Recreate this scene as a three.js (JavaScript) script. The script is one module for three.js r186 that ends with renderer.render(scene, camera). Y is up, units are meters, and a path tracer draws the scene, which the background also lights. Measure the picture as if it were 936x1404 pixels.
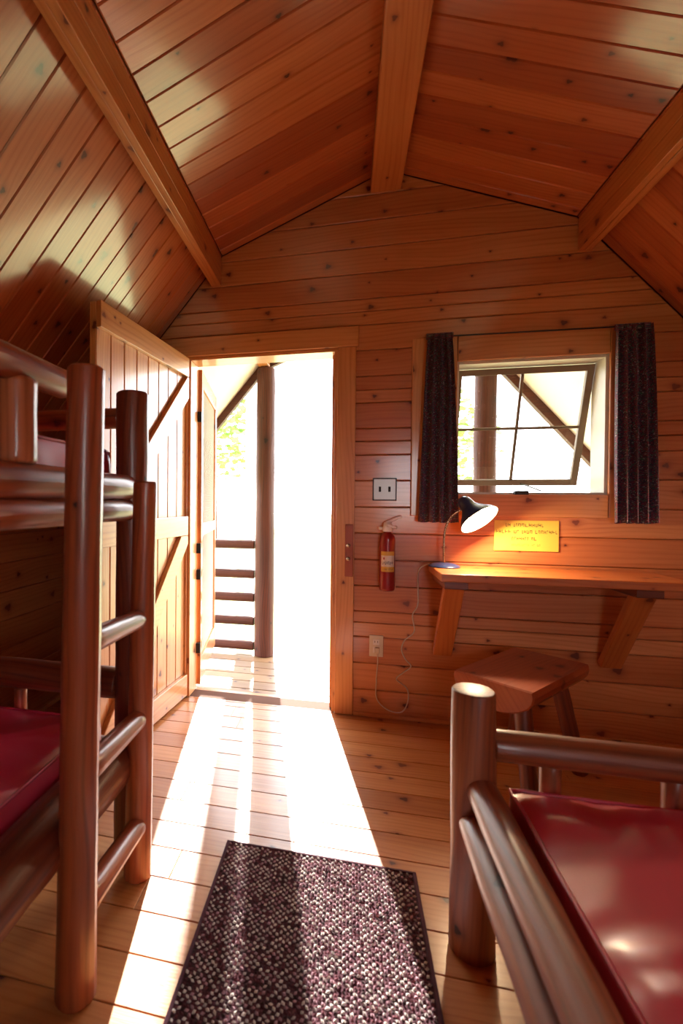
import * as THREE from 'three';
import { mergeGeometries } from 'three/addons/utils/BufferGeometryUtils.js';
import { RoundedBoxGeometry } from 'three/addons/geometries/RoundedBoxGeometry.js';
import { ImprovedNoise } from 'three/addons/math/ImprovedNoise.js';

// ------------------------------------------------------------ camera, sky, sun, exposure
const scene = new THREE.Scene();
const V = (x, y, z) => new THREE.Vector3(x, y, z);
const camera = new THREE.PerspectiveCamera(2 * Math.atan(702 / 663) * 180 / Math.PI, 936 / 1404, 0.05, 200);
camera.position.set(0, 1.15, 2.684);
camera.quaternion.setFromRotationMatrix(new THREE.Matrix4().makeBasis(
  V(0.97375, 0.00754, -0.2275), V(-0.00997, 0.99990, -0.00955), V(0.22741, 0.01157, 0.97373)));
camera.setViewOffset(936, 1404, 148.64, 7.44, 936, 1404);       // the shifted lens
camera.focus = 2.75;
camera.userData.fStop = 2.6;
camera.updateMatrixWorld();

scene.background = new THREE.Color(0.96, 0.965, 1.0);              // bright hazy sky
scene.backgroundIntensity = 48;
const sun = new THREE.DirectionalLight(new THREE.Color(1.0, 0.94, 0.84), 110);
sun.position.set(-0.175 * 20, 0.56 * 20, -20);
sun.target.position.set(0, 0, 0);
sun.castShadow = true;
sun.shadow.mapSize.set(2048, 2048);
Object.assign(sun.shadow.camera, { left: -6, right: 6, top: 6, bottom: -6, near: 1, far: 60 });
scene.add(sun, sun.target);

const renderer = new THREE.WebGLRenderer({ antialias: true });
renderer.toneMapping = THREE.LinearToneMapping;
renderer.toneMappingExposure = 0.24;
renderer.shadowMap.enabled = true;

// ------------------------------------------------------------ helpers
let seed = 7;
function rnd() { seed = (seed + 0x6D2B79F5) | 0; let t = Math.imul(seed ^ (seed >>> 15), 1 | seed); t = (t + Math.imul(t ^ (t >>> 7), 61 | t)) ^ t; return ((t ^ (t >>> 14)) >>> 0) / 4294967296; }
const rr = (a, b) => a + (b - a) * rnd();
const pick = a => a[Math.floor(rnd() * a.length) % a.length];
const used = {};
function numbered(name) { const n = used[name] = (used[name] ?? -1) + 1; return n ? `${name}_${String(n).padStart(3, '0')}` : name; }
function thing(name, label, category, { group, kind, pos, turn } = {}) {
  const o = new THREE.Group(); o.name = numbered(name); o.userData = { label, category };
  if (group) o.userData.group = group;
  if (kind) o.userData.kind = kind;
  if (pos) o.position.set(...pos);
  if (turn) o.rotation.y = turn;
  scene.add(o); return o;
}
function part(name, geo, mat, parent, label) {
  const m = new THREE.Mesh(geo, mat); m.name = name; parent.add(m);
  if (label) m.userData.label = label;
  return m;
}
const S = { kind: 'structure' };

// periodic value noise
const NT = new Float32Array(65536); { const s0 = seed; seed = 99; for (let i = 0; i < 65536; i++) NT[i] = rnd(); seed = s0; }
function pn(x, y, px, py, o = 0) {
  let xi = Math.floor(x), yi = Math.floor(y); let fx = x - xi, fy = y - yi;
  fx = fx * fx * (3 - 2 * fx); fy = fy * fy * (3 - 2 * fy);
  const x0 = ((xi % px) + px) % px, x1 = (x0 + 1) % px, y0 = ((yi % py) + py) % py, y1 = (y0 + 1) % py;
  const h = (a, b) => NT[(a * 7919 + b * 104729 + o * 31337) & 65535];
  return (h(x0, y0) * (1 - fx) + h(x1, y0) * fx) * (1 - fy) + (h(x0, y1) * (1 - fx) + h(x1, y1) * fx) * fy;
}
function dataTex(w, h, fn, srgb = true) {
  const d = new Uint8Array(w * h * 4); const c = [0, 0, 0];
  for (let j = 0; j < h; j++) for (let i = 0; i < w; i++) {
    fn(i / w, j / h, c, i, j); const k = (j * w + i) * 4;
    d[k] = Math.max(0, Math.min(255, c[0])); d[k + 1] = Math.max(0, Math.min(255, c[1])); d[k + 2] = Math.max(0, Math.min(255, c[2])); d[k + 3] = 255;
  }
  const t = new THREE.DataTexture(d, w, h); t.wrapS = t.wrapT = THREE.RepeatWrapping; t.magFilter = THREE.LinearFilter; t.minFilter = THREE.LinearMipmapLinearFilter; t.generateMipmaps = true;
  if (srgb) t.colorSpace = THREE.SRGBColorSpace;
  t.needsUpdate = true; return t;
}
// knotty pine: grain along u; the texture covers 2.4 m x 0.96 m
const TU = 2.4, TV = 0.96;
function pineMaps(light, dark, knotC, nKnots, w, h, sd) {
  const s0 = seed; seed = sd;
  const knots = []; for (let i = 0; i < nKnots; i++) knots.push([rnd(), rnd(), Math.pow(rnd(), 2.6) * 0.016 + 0.0045, rr(0.6, 1)]);
  seed = s0;
  const dark2 = new Float32Array(w * h), disp = new Float32Array(w * h);
  for (const [ku, kv, r, a] of knots) {
    const R = r * 5, iw = Math.ceil(R * 2.2 / TU * w), ih = Math.ceil(R / TV * h), ci = Math.floor(ku * w), cj = Math.floor(kv * h);
    for (let j = -ih; j <= ih; j++) for (let i = -iw; i <= iw; i++) {
      const du = i / w * TU, dv = j / h * TV, k = (((cj + j) % h + h) % h) * w + ((ci + i) % w + w) % w;
      const d2 = (du * du / 3.2 + dv * dv) / (r * r), d = Math.hypot(du / 1.25, dv) / r;
      disp[k] += -dv * 0.75 * Math.exp(-d2 / 3.5);
      const wob = d + 0.18 * Math.sin(Math.atan2(dv, du) * 3 + ku * 40);
      const core = wob < 0.75 ? 1 : wob < 1.15 ? (1.15 - wob) / 0.4 : 0, halo = 0.4 * Math.exp(-Math.max(0, wob - 1) * 1.2);
      dark2[k] = Math.max(dark2[k], a * Math.max(core, wob < 5 ? halo : 0));
    }
  }
  const hgt = new Uint8Array(w * h * 4);
  const map = dataTex(w, h, (u, v, c, i, j) => {
    const k = j * w + i;
    let vv = v + disp[k] / TV + (pn(u * 5, v * 5, 5, 5, 1) - 0.5) * 0.05 + (pn(u * 12, v * 12, 12, 12, 2) - 0.5) * 0.012;
    const band = pn(u * 3, vv * 14, 3, 14, 3), ring = 0.5 + 0.5 * Math.sin(6.2832 * (vv * 46 + 2.2 * pn(u * 3, vv * 7, 3, 7, 4)));
    const med = pn(u * 8, vv * 90, 8, 90, 5), fine = pn(u * 40, vv * 420, 40, 420, 6), patch = pn(u * 6, v * 6, 6, 6, 8);
    let t = 0.30 * band + 0.30 * ring * ring * ring * (0.3 + 0.7 * med) + 0.22 * med + 0.12 * fine + 0.22 * patch - 0.18;
    t = Math.max(0, Math.min(1, t));
    const kd = dark2[k];
    for (let q = 0; q < 3; q++) { const b = light[q] + (dark[q] - light[q]) * t; c[q] = b + (knotC[q] - b) * kd; }
    const hv = 128 + 50 * (patch - 0.5) + 60 * (med - 0.5) + 40 * (fine - 0.5) - 60 * kd;
    hgt[k * 4] = hgt[k * 4 + 1] = hgt[k * 4 + 2] = Math.max(0, Math.min(255, hv)); hgt[k * 4 + 3] = 255;
  });
  const bump = new THREE.DataTexture(hgt, w, h); bump.wrapS = bump.wrapT = THREE.RepeatWrapping; bump.magFilter = THREE.LinearFilter; bump.needsUpdate = true;
  return { map, bump };
}
const pine = pineMaps([232, 184, 128], [186, 120, 68], [84, 30, 22], 52, 2048, 1024, 21);
const logWood = pineMaps([210, 150, 112], [92, 48, 32], [44, 20, 16], 22, 1024, 512, 77);
function wood(maps, color, o = {}) {
  return new THREE.MeshPhysicalMaterial({ color, map: maps.map, bumpMap: maps.bump, bumpScale: o.bump ?? 0.0009, roughness: o.rough ?? 0.5, clearcoat: o.coat ?? 0.9, clearcoatRoughness: o.coatRough ?? 0.16 });
}
const M = {
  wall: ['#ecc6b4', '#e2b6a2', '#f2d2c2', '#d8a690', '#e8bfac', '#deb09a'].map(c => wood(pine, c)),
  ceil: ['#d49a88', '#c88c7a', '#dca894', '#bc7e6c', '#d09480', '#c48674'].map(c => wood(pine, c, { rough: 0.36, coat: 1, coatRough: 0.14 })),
  floor: ['#e6cab0', '#dcbca0', '#eed4bc', '#d2b092'].map(c => wood(pine, c, { rough: 0.45, coat: 0.8, coatRough: 0.2 })),
  trim: wood(pine, '#f4dcc6'),
  beam: wood(pine, '#e4be9e'),
  door: ['#f6e2cc', '#efd8c0', '#faead8'].map(c => wood(pine, c)),
  sub: new THREE.MeshStandardMaterial({ color: '#5a3420', roughness: 0.9 }),
  log: wood(logWood, '#dc9c78', { rough: 0.45, coat: 0.6, coatRough: 0.22, bump: 0.0015 }),
  logDark: wood(logWood, '#a66e54', { rough: 0.5, coat: 0.5, coatRough: 0.25, bump: 0.003 }),
  logBed: wood(logWood, '#c49474', { rough: 0.5, coat: 0.5, coatRough: 0.25, bump: 0.003 }),
  shelf: wood(pine, '#dca27c', { coat: 0.6 }),
  bench: wood(pine, '#bc7460'),
  black: new THREE.MeshStandardMaterial({ color: '#151416', roughness: 0.5 }),
  steel: new THREE.MeshStandardMaterial({ color: '#c9c9cc', roughness: 0.25, metalness: 1 }),
  white: new THREE.MeshStandardMaterial({ color: '#f2f1ee', roughness: 0.4 }),
  ivory: new THREE.MeshStandardMaterial({ color: '#ddd2bd', roughness: 0.4 }),
  glass: new THREE.MeshPhysicalMaterial({ color: '#ffffff', transmission: 1, thickness: 0, roughness: 0.02, ior: 1.5 }),
};

// a board: convex outline in its own plane (u along the grain, v across), face at w = 0, chamfered front edges
function insetPoly(p, d) {
  const n = p.length, out = [];
  for (let i = 0; i < n; i++) {
    const a = p[(i + n - 1) % n], b = p[i], c = p[(i + 1) % n];
    const e1 = [b[0] - a[0], b[1] - a[1]], e2 = [c[0] - b[0], c[1] - b[1]], l1 = Math.hypot(...e1), l2 = Math.hypot(...e2);
    const n1 = [-e1[1] / l1, e1[0] / l1], n2 = [-e2[1] / l2, e2[0] / l2], k = 1 + n1[0] * n2[0] + n1[1] * n2[1];
    out.push([b[0] + (n1[0] + n2[0]) / k * d, b[1] + (n1[1] + n2[1]) / k * d]);
  }
  return out;
}
function boardGeo(poly, thick, ch, ou, ov, cross = false) {
  const inn = insetPoly(poly, ch), pos = [], uv = [];
  const put = (p, w, lift = 0) => { pos.push(p[0], p[1], w); const a = cross ? p[1] : p[0], b = cross ? p[0] : p[1]; uv.push((a + ou) / TU, (b + ov + lift) / TV); };
  const n = poly.length;
  for (let i = 1; i < n - 1; i++) { put(inn[0], 0); put(inn[i], 0); put(inn[i + 1], 0); }
  for (let i = 0; i < n; i++) {
    const j = (i + 1) % n;
    put(poly[i], -ch); put(poly[j], -ch); put(inn[j], 0); put(poly[i], -ch); put(inn[j], 0); put(inn[i], 0);
    put(poly[i], -thick, thick); put(poly[j], -thick, thick); put(poly[j], -ch); put(poly[i], -thick, thick); put(poly[j], -ch); put(poly[i], -ch);
  }
  const g = new THREE.BufferGeometry(); g.setAttribute('position', new THREE.Float32BufferAttribute(pos, 3)); g.setAttribute('uv', new THREE.Float32BufferAttribute(uv, 2)); g.computeVertexNormals(); return g;
}
const geoCache = {};
function rectBoard(w, h, thick, ch, cross = false, variants = 9) {
  const v = Math.floor(rnd() * variants), key = [w.toFixed(3), h.toFixed(3), thick, ch, cross, v].join();
  return geoCache[key] ??= boardGeo([[-w / 2, -h / 2], [w / 2, -h / 2], [w / 2, h / 2], [-w / 2, h / 2]], thick, ch, (v * 0.377) % 1 * TU, (v * 0.619 + w * 0.37) % 1 * TV, cross);
}
function clipHalf(p, a, b, c) {                      // keep a*u + b*v <= c
  const out = [], n = p.length;
  for (let i = 0; i < n; i++) {
    const P = p[i], Q = p[(i + 1) % n], dp = a * P[0] + b * P[1] - c, dq = a * Q[0] + b * Q[1] - c;
    if (dp <= 0) out.push(P);
    if (dp * dq < 0) { const t = dp / (dp - dq); out.push([P[0] + (Q[0] - P[0]) * t, P[1] + (Q[1] - P[1]) * t]); }
  }
  return out.filter((q, i) => { const r = out[(i + 1) % out.length]; return Math.hypot(q[0] - r[0], q[1] - r[1]) > 1e-4; });
}
const area = p => p.reduce((s, q, i) => { const r = p[(i + 1) % p.length]; return s + q[0] * r[1] - r[0] * q[1]; }, 0) / 2;
// a box with bevelled edges and uv in metres along its longest side
function beam(w, h, d, bev = 0.004) {
  const g = new RoundedBoxGeometry(w, h, d, 1, Math.min(bev, w / 3, h / 3, d / 3)); const P = g.attributes.position, N = g.attributes.normal, U = g.attributes.uv, ax = w >= h && w >= d ? 0 : h >= d ? 1 : 2, ou = rnd() * TU, ov = rnd() * TV;
  for (let i = 0; i < P.count; i++) {
    const p = [P.getX(i), P.getY(i), P.getZ(i)], n = [N.getX(i), N.getY(i), N.getZ(i)].map(Math.abs);
    const na = n.indexOf(Math.max(...n)); const o = [0, 1, 2].filter(q => q !== ax && q !== na)[0] ?? (ax + 1) % 3;
    if (na === ax) U.setXY(i, (p[(ax + 1) % 3] * 0.1 + ou) / TU, (p[(ax + 2) % 3] + ov) / TV);
    else U.setXY(i, (p[ax] + ou) / TU, (p[o] + ov + na * 0.13) / TV);
  }
  return g;
}
function bx(name, parent, mat, x0, x1, y0, y1, z0, z1, bev) {
  const m = part(name, beam(x1 - x0, y1 - y0, z1 - z0, bev), mat, parent); m.position.set((x0 + x1) / 2, (y0 + y1) / 2, (z0 + z1) / 2); return m;
}
// a peeled log from a to b
const noise = new ImprovedNoise();
function logGeo(len, r0, r1, { cut = 0.006, rough = 0.05, rad = 22, seg = 14, bend = 0 } = {}) {
  const so = rnd() * 50, ou = rnd() * TU, ov = rnd() * TV, prof = [];
  prof.push([0, 0], [0, r0 - cut], [cut, r0]);
  for (let i = 1; i < seg; i++) prof.push([len * i / seg, r0 + (r1 - r0) * i / seg]);
  prof.push([len - cut, r1], [len, r1 - cut], [len, 0]);
  const pos = [], uv = [], idx = [];
  prof.forEach(([y, r], i) => {
    for (let k = 0; k <= rad; k++) {
      const a = k / rad * Math.PI * 2, c = Math.cos(a), s = Math.sin(a);
      const q = r * (1 + rough * noise.noise(c * 0.9 + so, y * 4 + so, s * 0.9) + rough * 0.5 * noise.noise(c * 2 + so, y * 13, s * 2));
      const bd = bend * Math.sin(y / len * Math.PI);
      pos.push(c * q + bd, y, s * q); uv.push((y + (i < 1 || i > prof.length - 2 ? r : 0) + ou) / TU, (a * (r0 + r1) / 2 + ov) / TV);
    }
  });
  for (let i = 0; i < prof.length - 1; i++) for (let k = 0; k < rad; k++) { const a = i * (rad + 1) + k, b = a + rad + 1; idx.push(a, b, a + 1, b, b + 1, a + 1); }
  const g = new THREE.BufferGeometry(); g.setAttribute('position', new THREE.Float32BufferAttribute(pos, 3)); g.setAttribute('uv', new THREE.Float32BufferAttribute(uv, 2)); g.setIndex(idx); g.computeVertexNormals(); return g;
}
function log(name, parent, mat, a, b, r0, r1 = r0, o) {
  const A = V(...a), B = V(...b), d = B.clone().sub(A), m = part(name, logGeo(d.length(), r0, r1, o), mat, parent);
  m.position.copy(A); m.quaternion.setFromUnitVectors(V(0, 1, 0), d.normalize()); return m;
}
function tube(name, parent, mat, pts, r, seg = 60, rad = 8) {
  return part(name, new THREE.TubeGeometry(new THREE.CatmullRomCurve3(pts.map(p => V(...p))), seg, r, rad), mat, parent);
}
const lathe = (pts, seg = 32) => new THREE.LatheGeometry(pts.map(p => new THREE.Vector2(...p)), seg);

// ------------------------------------------------------------ the room
const XL = -1.6, XR = 1.98, ZB = 4.3, RX = 0.19, RY = 2.9, BL = -0.70, BR = 1.08, BY = 2.545, KN = 1.18, EY = BY - KN * (BL - XL);
const gamb = [[XL, 0], [XR, 0], [XR, EY], [BR, BY], [RX, RY], [BL, BY], [XL, EY]];
const DOOR = [-0.90, -0.05, 0, 1.98], WIN = [0.542, 1.228, 1.19, 1.875], WIN2 = [0.5, 1.15, 0.85, 1.85];
function clipGamb(p) { for (let i = 0; i < gamb.length; i++) { const A = gamb[i], B = gamb[(i + 1) % gamb.length]; const nx = B[1] - A[1], ny = -(B[0] - A[0]); p = clipHalf(p, nx, ny, nx * A[0] + ny * A[1]); if (p.length < 3) return []; } return p; }
function wallShell(holes, z0, z1, grow = 0.0) {
  const s = new THREE.Shape(gamb.map(([x, y]) => new THREE.Vector2(x < XL + 0.01 ? x - 0.03 : x > XR - 0.01 ? x + 0.03 : x, y > 0.1 ? y + 0.035 : y)));   // rises past the ceiling boards to the roof deck
  for (const [a, b, c, d] of holes) s.holes.push(new THREE.Path([[a, c], [a, d], [b, d], [b, c]].map(p => new THREE.Vector2(...p))));
  const g = new THREE.ExtrudeGeometry(s, { depth: z1 - z0, bevelEnabled: false }); g.translate(0, 0, z0); return g;
}
const rows = [0.003, 0.1425, 0.284, 0.426, 0.503, 0.564, 0.702, 0.842, 0.983, 1.123, 1.264, 1.402, 1.474, 1.543, 1.681, 1.749, 1.822, 1.961, 2.096, 2.168, 2.235, 2.371, 2.509, 2.65, 2.785, 2.92];
function gableBoards(wall, holes, flip) {
  for (let i = 0; i < rows.length - 1; i++) {
    const y0 = rows[i] + 0.0012, y1 = rows[i + 1] - 0.0012; let spans = [[XL, XR, y0, y1]];
    for (const [a, b, c, d] of holes) {
      const nx = [];
      for (const [p, q, s, t] of spans) {
        if (q <= a || p >= b || t <= c || s >= d) { nx.push([p, q, s, t]); continue; }
        if (p < a) nx.push([p, a, s, t]);
        if (q > b) nx.push([b, q, s, t]);
        if (s < c) nx.push([Math.max(p, a), Math.min(q, b), s, c]);
        if (t > d) nx.push([Math.max(p, a), Math.min(q, b), d, t]);
      }
      spans = nx;
    }
    const m = pick(M.wall);
    for (const [p, q, s, t] of spans) {
      let poly = clipGamb([[p, s], [q, s], [q, t], [p, t]]); if (poly.length < 3 || area(poly) < 0.0008) continue;
      const g = boardGeo(poly, 0.016, 0.0045, rnd() * TU, rnd() * TV); if (flip) { g.rotateY(Math.PI); }
      part('board', g, m, wall);
    }
  }
}
const wallFront = thing('wall_front', 'gable end wall of horizontal knotty pine boards around the open doorway', 'wall', S);
part('wall_core', wallShell([[DOOR[0], DOOR[1], 0.0, DOOR[3]].map((v, i) => i === 2 ? 0.0005 : v), WIN], -0.125, -0.017), M.sub, wallFront);
gableBoards(wallFront, [DOOR, WIN]);
const wallRear = thing('wall_rear', 'gable end wall of pine boards behind the bunks', 'wall', S);
part('wall_core', wallShell([WIN2], ZB + 0.017, ZB + 0.125), M.sub, wallRear);
{ // rear boards face -z: mirrored about the ridge by the half turn, so shift them back
  const holesR = [[2 * RX - WIN2[1], 2 * RX - WIN2[0], WIN2[2], WIN2[3]]];
  const before = wallRear.children.length; gableBoards(wallRear, holesR, true);
  for (const b of wallRear.children.slice(before)) b.position.set(2 * RX, 0, ZB);
}
function sideWall(name, label, x, dir) {
  const w = thing(name, label, 'wall', S);
  const c = part('wall_core', new THREE.BoxGeometry(0.11, EY, ZB + 0.25), M.sub, w); c.position.set(x - dir * 0.0725, EY / 2, ZB / 2);
  for (let i = 0; i < 11; i++) {
    const y0 = 0.003 + 0.14 * i, y1 = Math.min(EY - 0.002, y0 + 0.1385); if (y1 - y0 < 0.02) continue;
    const cut = rr(1.2, 3.2), m = pick(M.wall);
    for (const [a, b] of [[0, cut], [cut, ZB]]) {
      const q = part('board', rectBoard(b - a - 0.0015, y1 - y0, 0.016, 0.0035), m, w); q.rotation.y = dir * Math.PI / 2; q.position.set(x, (y0 + y1) / 2, (a + b) / 2);
    }
  }
}
sideWall('wall_left', 'low side wall of horizontal pine boards behind the bunk bed', XL, 1);
sideWall('wall_right', 'low side wall of horizontal pine boards beyond the double bed', XR, -1);

// floor boards run across the room
const floor = thing('floor', 'varnished pine plank floor running across the cabin', 'floor', S);
{ const c = part('floor_core', new THREE.BoxGeometry(XR - XL + 0.24, 0.12, ZB + 0.27), M.sub, floor); c.position.set((XL + XR) / 2, -0.079, (ZB + 0.27) / 2 - 0.14); }
{
  const zs = [0]; for (let z = 0.058; z < ZB; z += 0.125) zs.push(z); zs.push(ZB);
  for (let i = 0; i < zs.length - 1; i++) {
    const cuts = [XL, rr(-1.1, -0.3), rr(0.5, 1.5), XR]; if (rnd() < 0.4) cuts.splice(1, 1);
    for (let k = 0; k < cuts.length - 1; k++) {
      const w = cuts[k + 1] - cuts[k] - 0.0012, h = zs[i + 1] - zs[i] - 0.0022;
      const q = part('board', boardGeo([[-w / 2, -h / 2], [w / 2, -h / 2], [w / 2, h / 2], [-w / 2, h / 2]], 0.018, 0.0016, rnd() * TU, rnd() * TV), pick(M.floor), floor);
      q.rotation.x = -Math.PI / 2; q.position.set((cuts[k] + cuts[k + 1]) / 2, 0, (zs[i] + zs[i + 1]) / 2);
    }
  }
  const q = part('board', boardGeo([[-0.424, -0.08], [0.424, -0.08], [0.424, 0.08], [-0.424, 0.08]], 0.018, 0.003, 0.3, 0.2), M.floor[1], floor);
  q.rotation.x = -Math.PI / 2; q.position.set((DOOR[0] + DOOR[1]) / 2, 0.0, -0.081);
}
// ceiling: boards run up the slopes of the gambrel roof
const ceiling = thing('ceiling', 'gambrel ceiling of knotty pine boards running up to the ridge', 'ceiling', S);
const slopes = [[[XL, EY], [BL, BY]], [[BL, BY], [RX, RY]], [[RX, RY], [BR, BY]], [[BR, BY], [XR, EY]]];
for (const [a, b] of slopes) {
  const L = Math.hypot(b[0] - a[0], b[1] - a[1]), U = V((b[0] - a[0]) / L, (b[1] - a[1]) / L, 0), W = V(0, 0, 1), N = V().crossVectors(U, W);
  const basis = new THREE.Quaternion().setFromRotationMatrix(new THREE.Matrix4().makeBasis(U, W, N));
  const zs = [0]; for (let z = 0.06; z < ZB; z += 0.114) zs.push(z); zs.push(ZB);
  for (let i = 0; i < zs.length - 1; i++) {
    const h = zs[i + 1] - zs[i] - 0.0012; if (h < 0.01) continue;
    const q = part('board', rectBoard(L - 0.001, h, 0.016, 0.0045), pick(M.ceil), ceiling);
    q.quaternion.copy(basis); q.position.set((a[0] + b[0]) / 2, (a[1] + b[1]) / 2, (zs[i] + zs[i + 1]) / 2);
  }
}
{ // roof slab above the boards
  const out = [[XL - 0.25, EY - 0.25 * KN + 0.02], [BL, BY + 0.02], [RX, RY + 0.02], [BR, BY + 0.02], [XR + 0.25, EY - 0.25 * KN + 0.02]];
  const up = out.map(([x, y], i) => [x + (i === 0 ? -0.06 : i === 4 ? 0.06 : i === 1 ? -0.05 : i === 3 ? 0.05 : 0), y + 0.11]).reverse();
  const g = new THREE.ExtrudeGeometry(new THREE.Shape([...out, ...up].map(p => new THREE.Vector2(...p))), { depth: ZB + 0.26, bevelEnabled: false }); g.translate(0, 0, -0.13);
  part('roof_deck', g, M.sub, ceiling);
}
// beams under the ceiling
const ridge = thing('ridge_beam', 'wide pine ridge beam running along the peak of the ceiling', 'beam');
bx('beam', ridge, M.beam, 0.109, 0.265, 2.787, 2.872, 0.002, ZB - 0.01, 0.006);
for (const [x0, x1, l] of [[-0.764, -0.704, 'pine purlin beam on the left where the ceiling bends'], [1.084, 1.144, 'pine purlin beam on the right where the ceiling bends']]) {
  const p = thing('purlin_beam', l, 'beam', { group: 'purlin beams' }), mid = (x0 + x1) / 2;
  bx('ply', p, M.beam, x0, mid - 0.0005, 2.378, 2.455, 0.002, ZB - 0.01, 0.003);
  bx('ply', p, M.beam, mid + 0.0005, x1, 2.375, 2.455, 0.002, ZB - 0.01, 0.003);
  bx('ply', p, M.beam, x0 < 0 ? x1 - 0.03 : x0, x0 < 0 ? x1 : x0 + 0.03, 2.456, 2.535, 0.002, ZB - 0.01, 0.003);
}
// door casing and jambs
const casing = thing('trim_1', 'pine door casing around the open doorway', 'trim', S);
bx('casing_board', casing, M.trim, DOOR[1] - 0.001, 0.045, 0.003, 1.98, 0.001, 0.018);
bx('casing_board', casing, M.trim, DOOR[0] - 0.095, 0.058, 1.981, 2.088, 0.001, 0.02);
bx('casing_board', casing, M.trim, DOOR[0] - 0.095, DOOR[0] + 0.001, 0.003, 1.98, 0.001, 0.014);
bx('jamb', casing, M.trim, DOOR[1] - 0.018, DOOR[1], 0.003, 1.962, -0.14, 0.0, 0.002);
bx('jamb', casing, M.trim, DOOR[0], DOOR[0] + 0.018, 0.003, 1.962, -0.14, 0.0, 0.002);
bx('head_jamb', casing, M.trim, DOOR[0], DOOR[1], 1.963, 1.98, -0.14, 0.0, 0.002);
bx('door_stop', casing, M.trim, DOOR[1] - 0.03, DOOR[1] - 0.019, 0.003, 1.96, -0.09, -0.05, 0.002);
const base = thing('baseboard_front', 'thin pine strip along the foot of the gable wall', 'baseboard', S);
bx('strip', base, M.trim, 0.046, XR - 0.002, 0.001, 0.022, 0.001, 0.016, 0.006);
const base2 = thing('baseboard_left', 'thin pine strip along the foot of the left wall', 'baseboard', S);
bx('strip', base2, M.trim, XL + 0.001, XL + 0.016, 0.001, 0.022, 0.02, ZB - 0.002, 0.006);

// ------------------------------------------------------------ plank door, open into the room
const door = thing('door_1', 'ledged and braced pine plank door swung open into the cabin', 'door', { ...S, pos: [-0.912, 0, 0.012], turn: 0 });
{
  // local frame: u runs from hinge to free edge, face normal towards the doorway
  const ang = 6.5 * Math.PI / 180, L = 0.86, leaf = door; leaf.rotation.y = -Math.PI / 2 - ang;
  // after the turn local +x points into the room (+z) and local -z faces the doorway (+x)
  const pw = L / 8;
  for (let i = 0; i < 8; i++) {
    const q = part('plank', rectBoard(pw - 0.0015, 1.95, 0.03, 0.005, true), M.door[i % 3], leaf); q.rotation.y = Math.PI; q.position.set(pw * (i + 0.5), 0.995, 0);
  }
  const rail = (n, a, b, c, d) => bx(n, leaf, M.door[1], a, b, c, d, -0.024, -0.0005, 0.003);
  rail('rail', 0, L, 1.862, 1.972); rail('rail', 0, L, 0.95, 1.06); rail('rail', 0, L, 0.018, 0.14);
  const brace = (u0, v0, u1, v1, w) => {
    const dx = u1 - u0, dy = v1 - v0, l = Math.hypot(dx, dy), nx = dy / l * w, ny = -dx / l * w;
    let poly = [[u0, v0], [u0 + nx, v0 + ny], [u1 + nx, v1 + ny], [u1, v1]];
    poly = [[u0 - dx, v0 - dy], [u0 - dx + nx, v0 - dy + ny], [u1 + dx + nx, v1 + dy + ny], [u1 + dx, v1 + dy]];
    if (area(poly) < 0) poly.reverse();
    const lo = Math.min(v0, v1), hi = Math.max(v0, v1);
    poly = clipHalf(poly, 0, 1, hi); poly = clipHalf(poly, 0, -1, -lo); poly = clipHalf(poly, 1, 0, L); poly = clipHalf(poly, -1, 0, 0);
    const g = boardGeo(poly.map(([a, b]) => [-a, b]).reverse(), 0.023, 0.003, 0.4, 0.3); g.rotateY(Math.PI); g.translate(0, 0, -0.0235);
    part('brace', g, M.door[0], leaf);
  };
  brace(0.02, 1.86, 0.84, 1.062, 0.1); brace(0.09, 0.948, 0.84, 0.142, 0.1);
  for (const y of [0.3, 1.0, 1.72]) { const h = part('hinge', beam(0.07, 0.09, 0.004, 0.001), M.black, leaf); h.position.set(0.04, y, 0.033); }
}
// latch keep on the right casing
const keep = thing('latch_keep', 'dark wooden latch keep with two round steel knobs on the door casing', 'latch', { pos: [0.018, 0.89, 0.019] });
{ const p = part('plate', beam(0.042, 0.28, 0.012, 0.003), M.bench, keep); p.position.z = 0.006;
  for (const y of [0.028, -0.043]) { const b = part('knob', new THREE.SphereGeometry(0.012, 16, 12), M.steel, keep); b.position.set(-0.003, y, 0.02); } }

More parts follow.
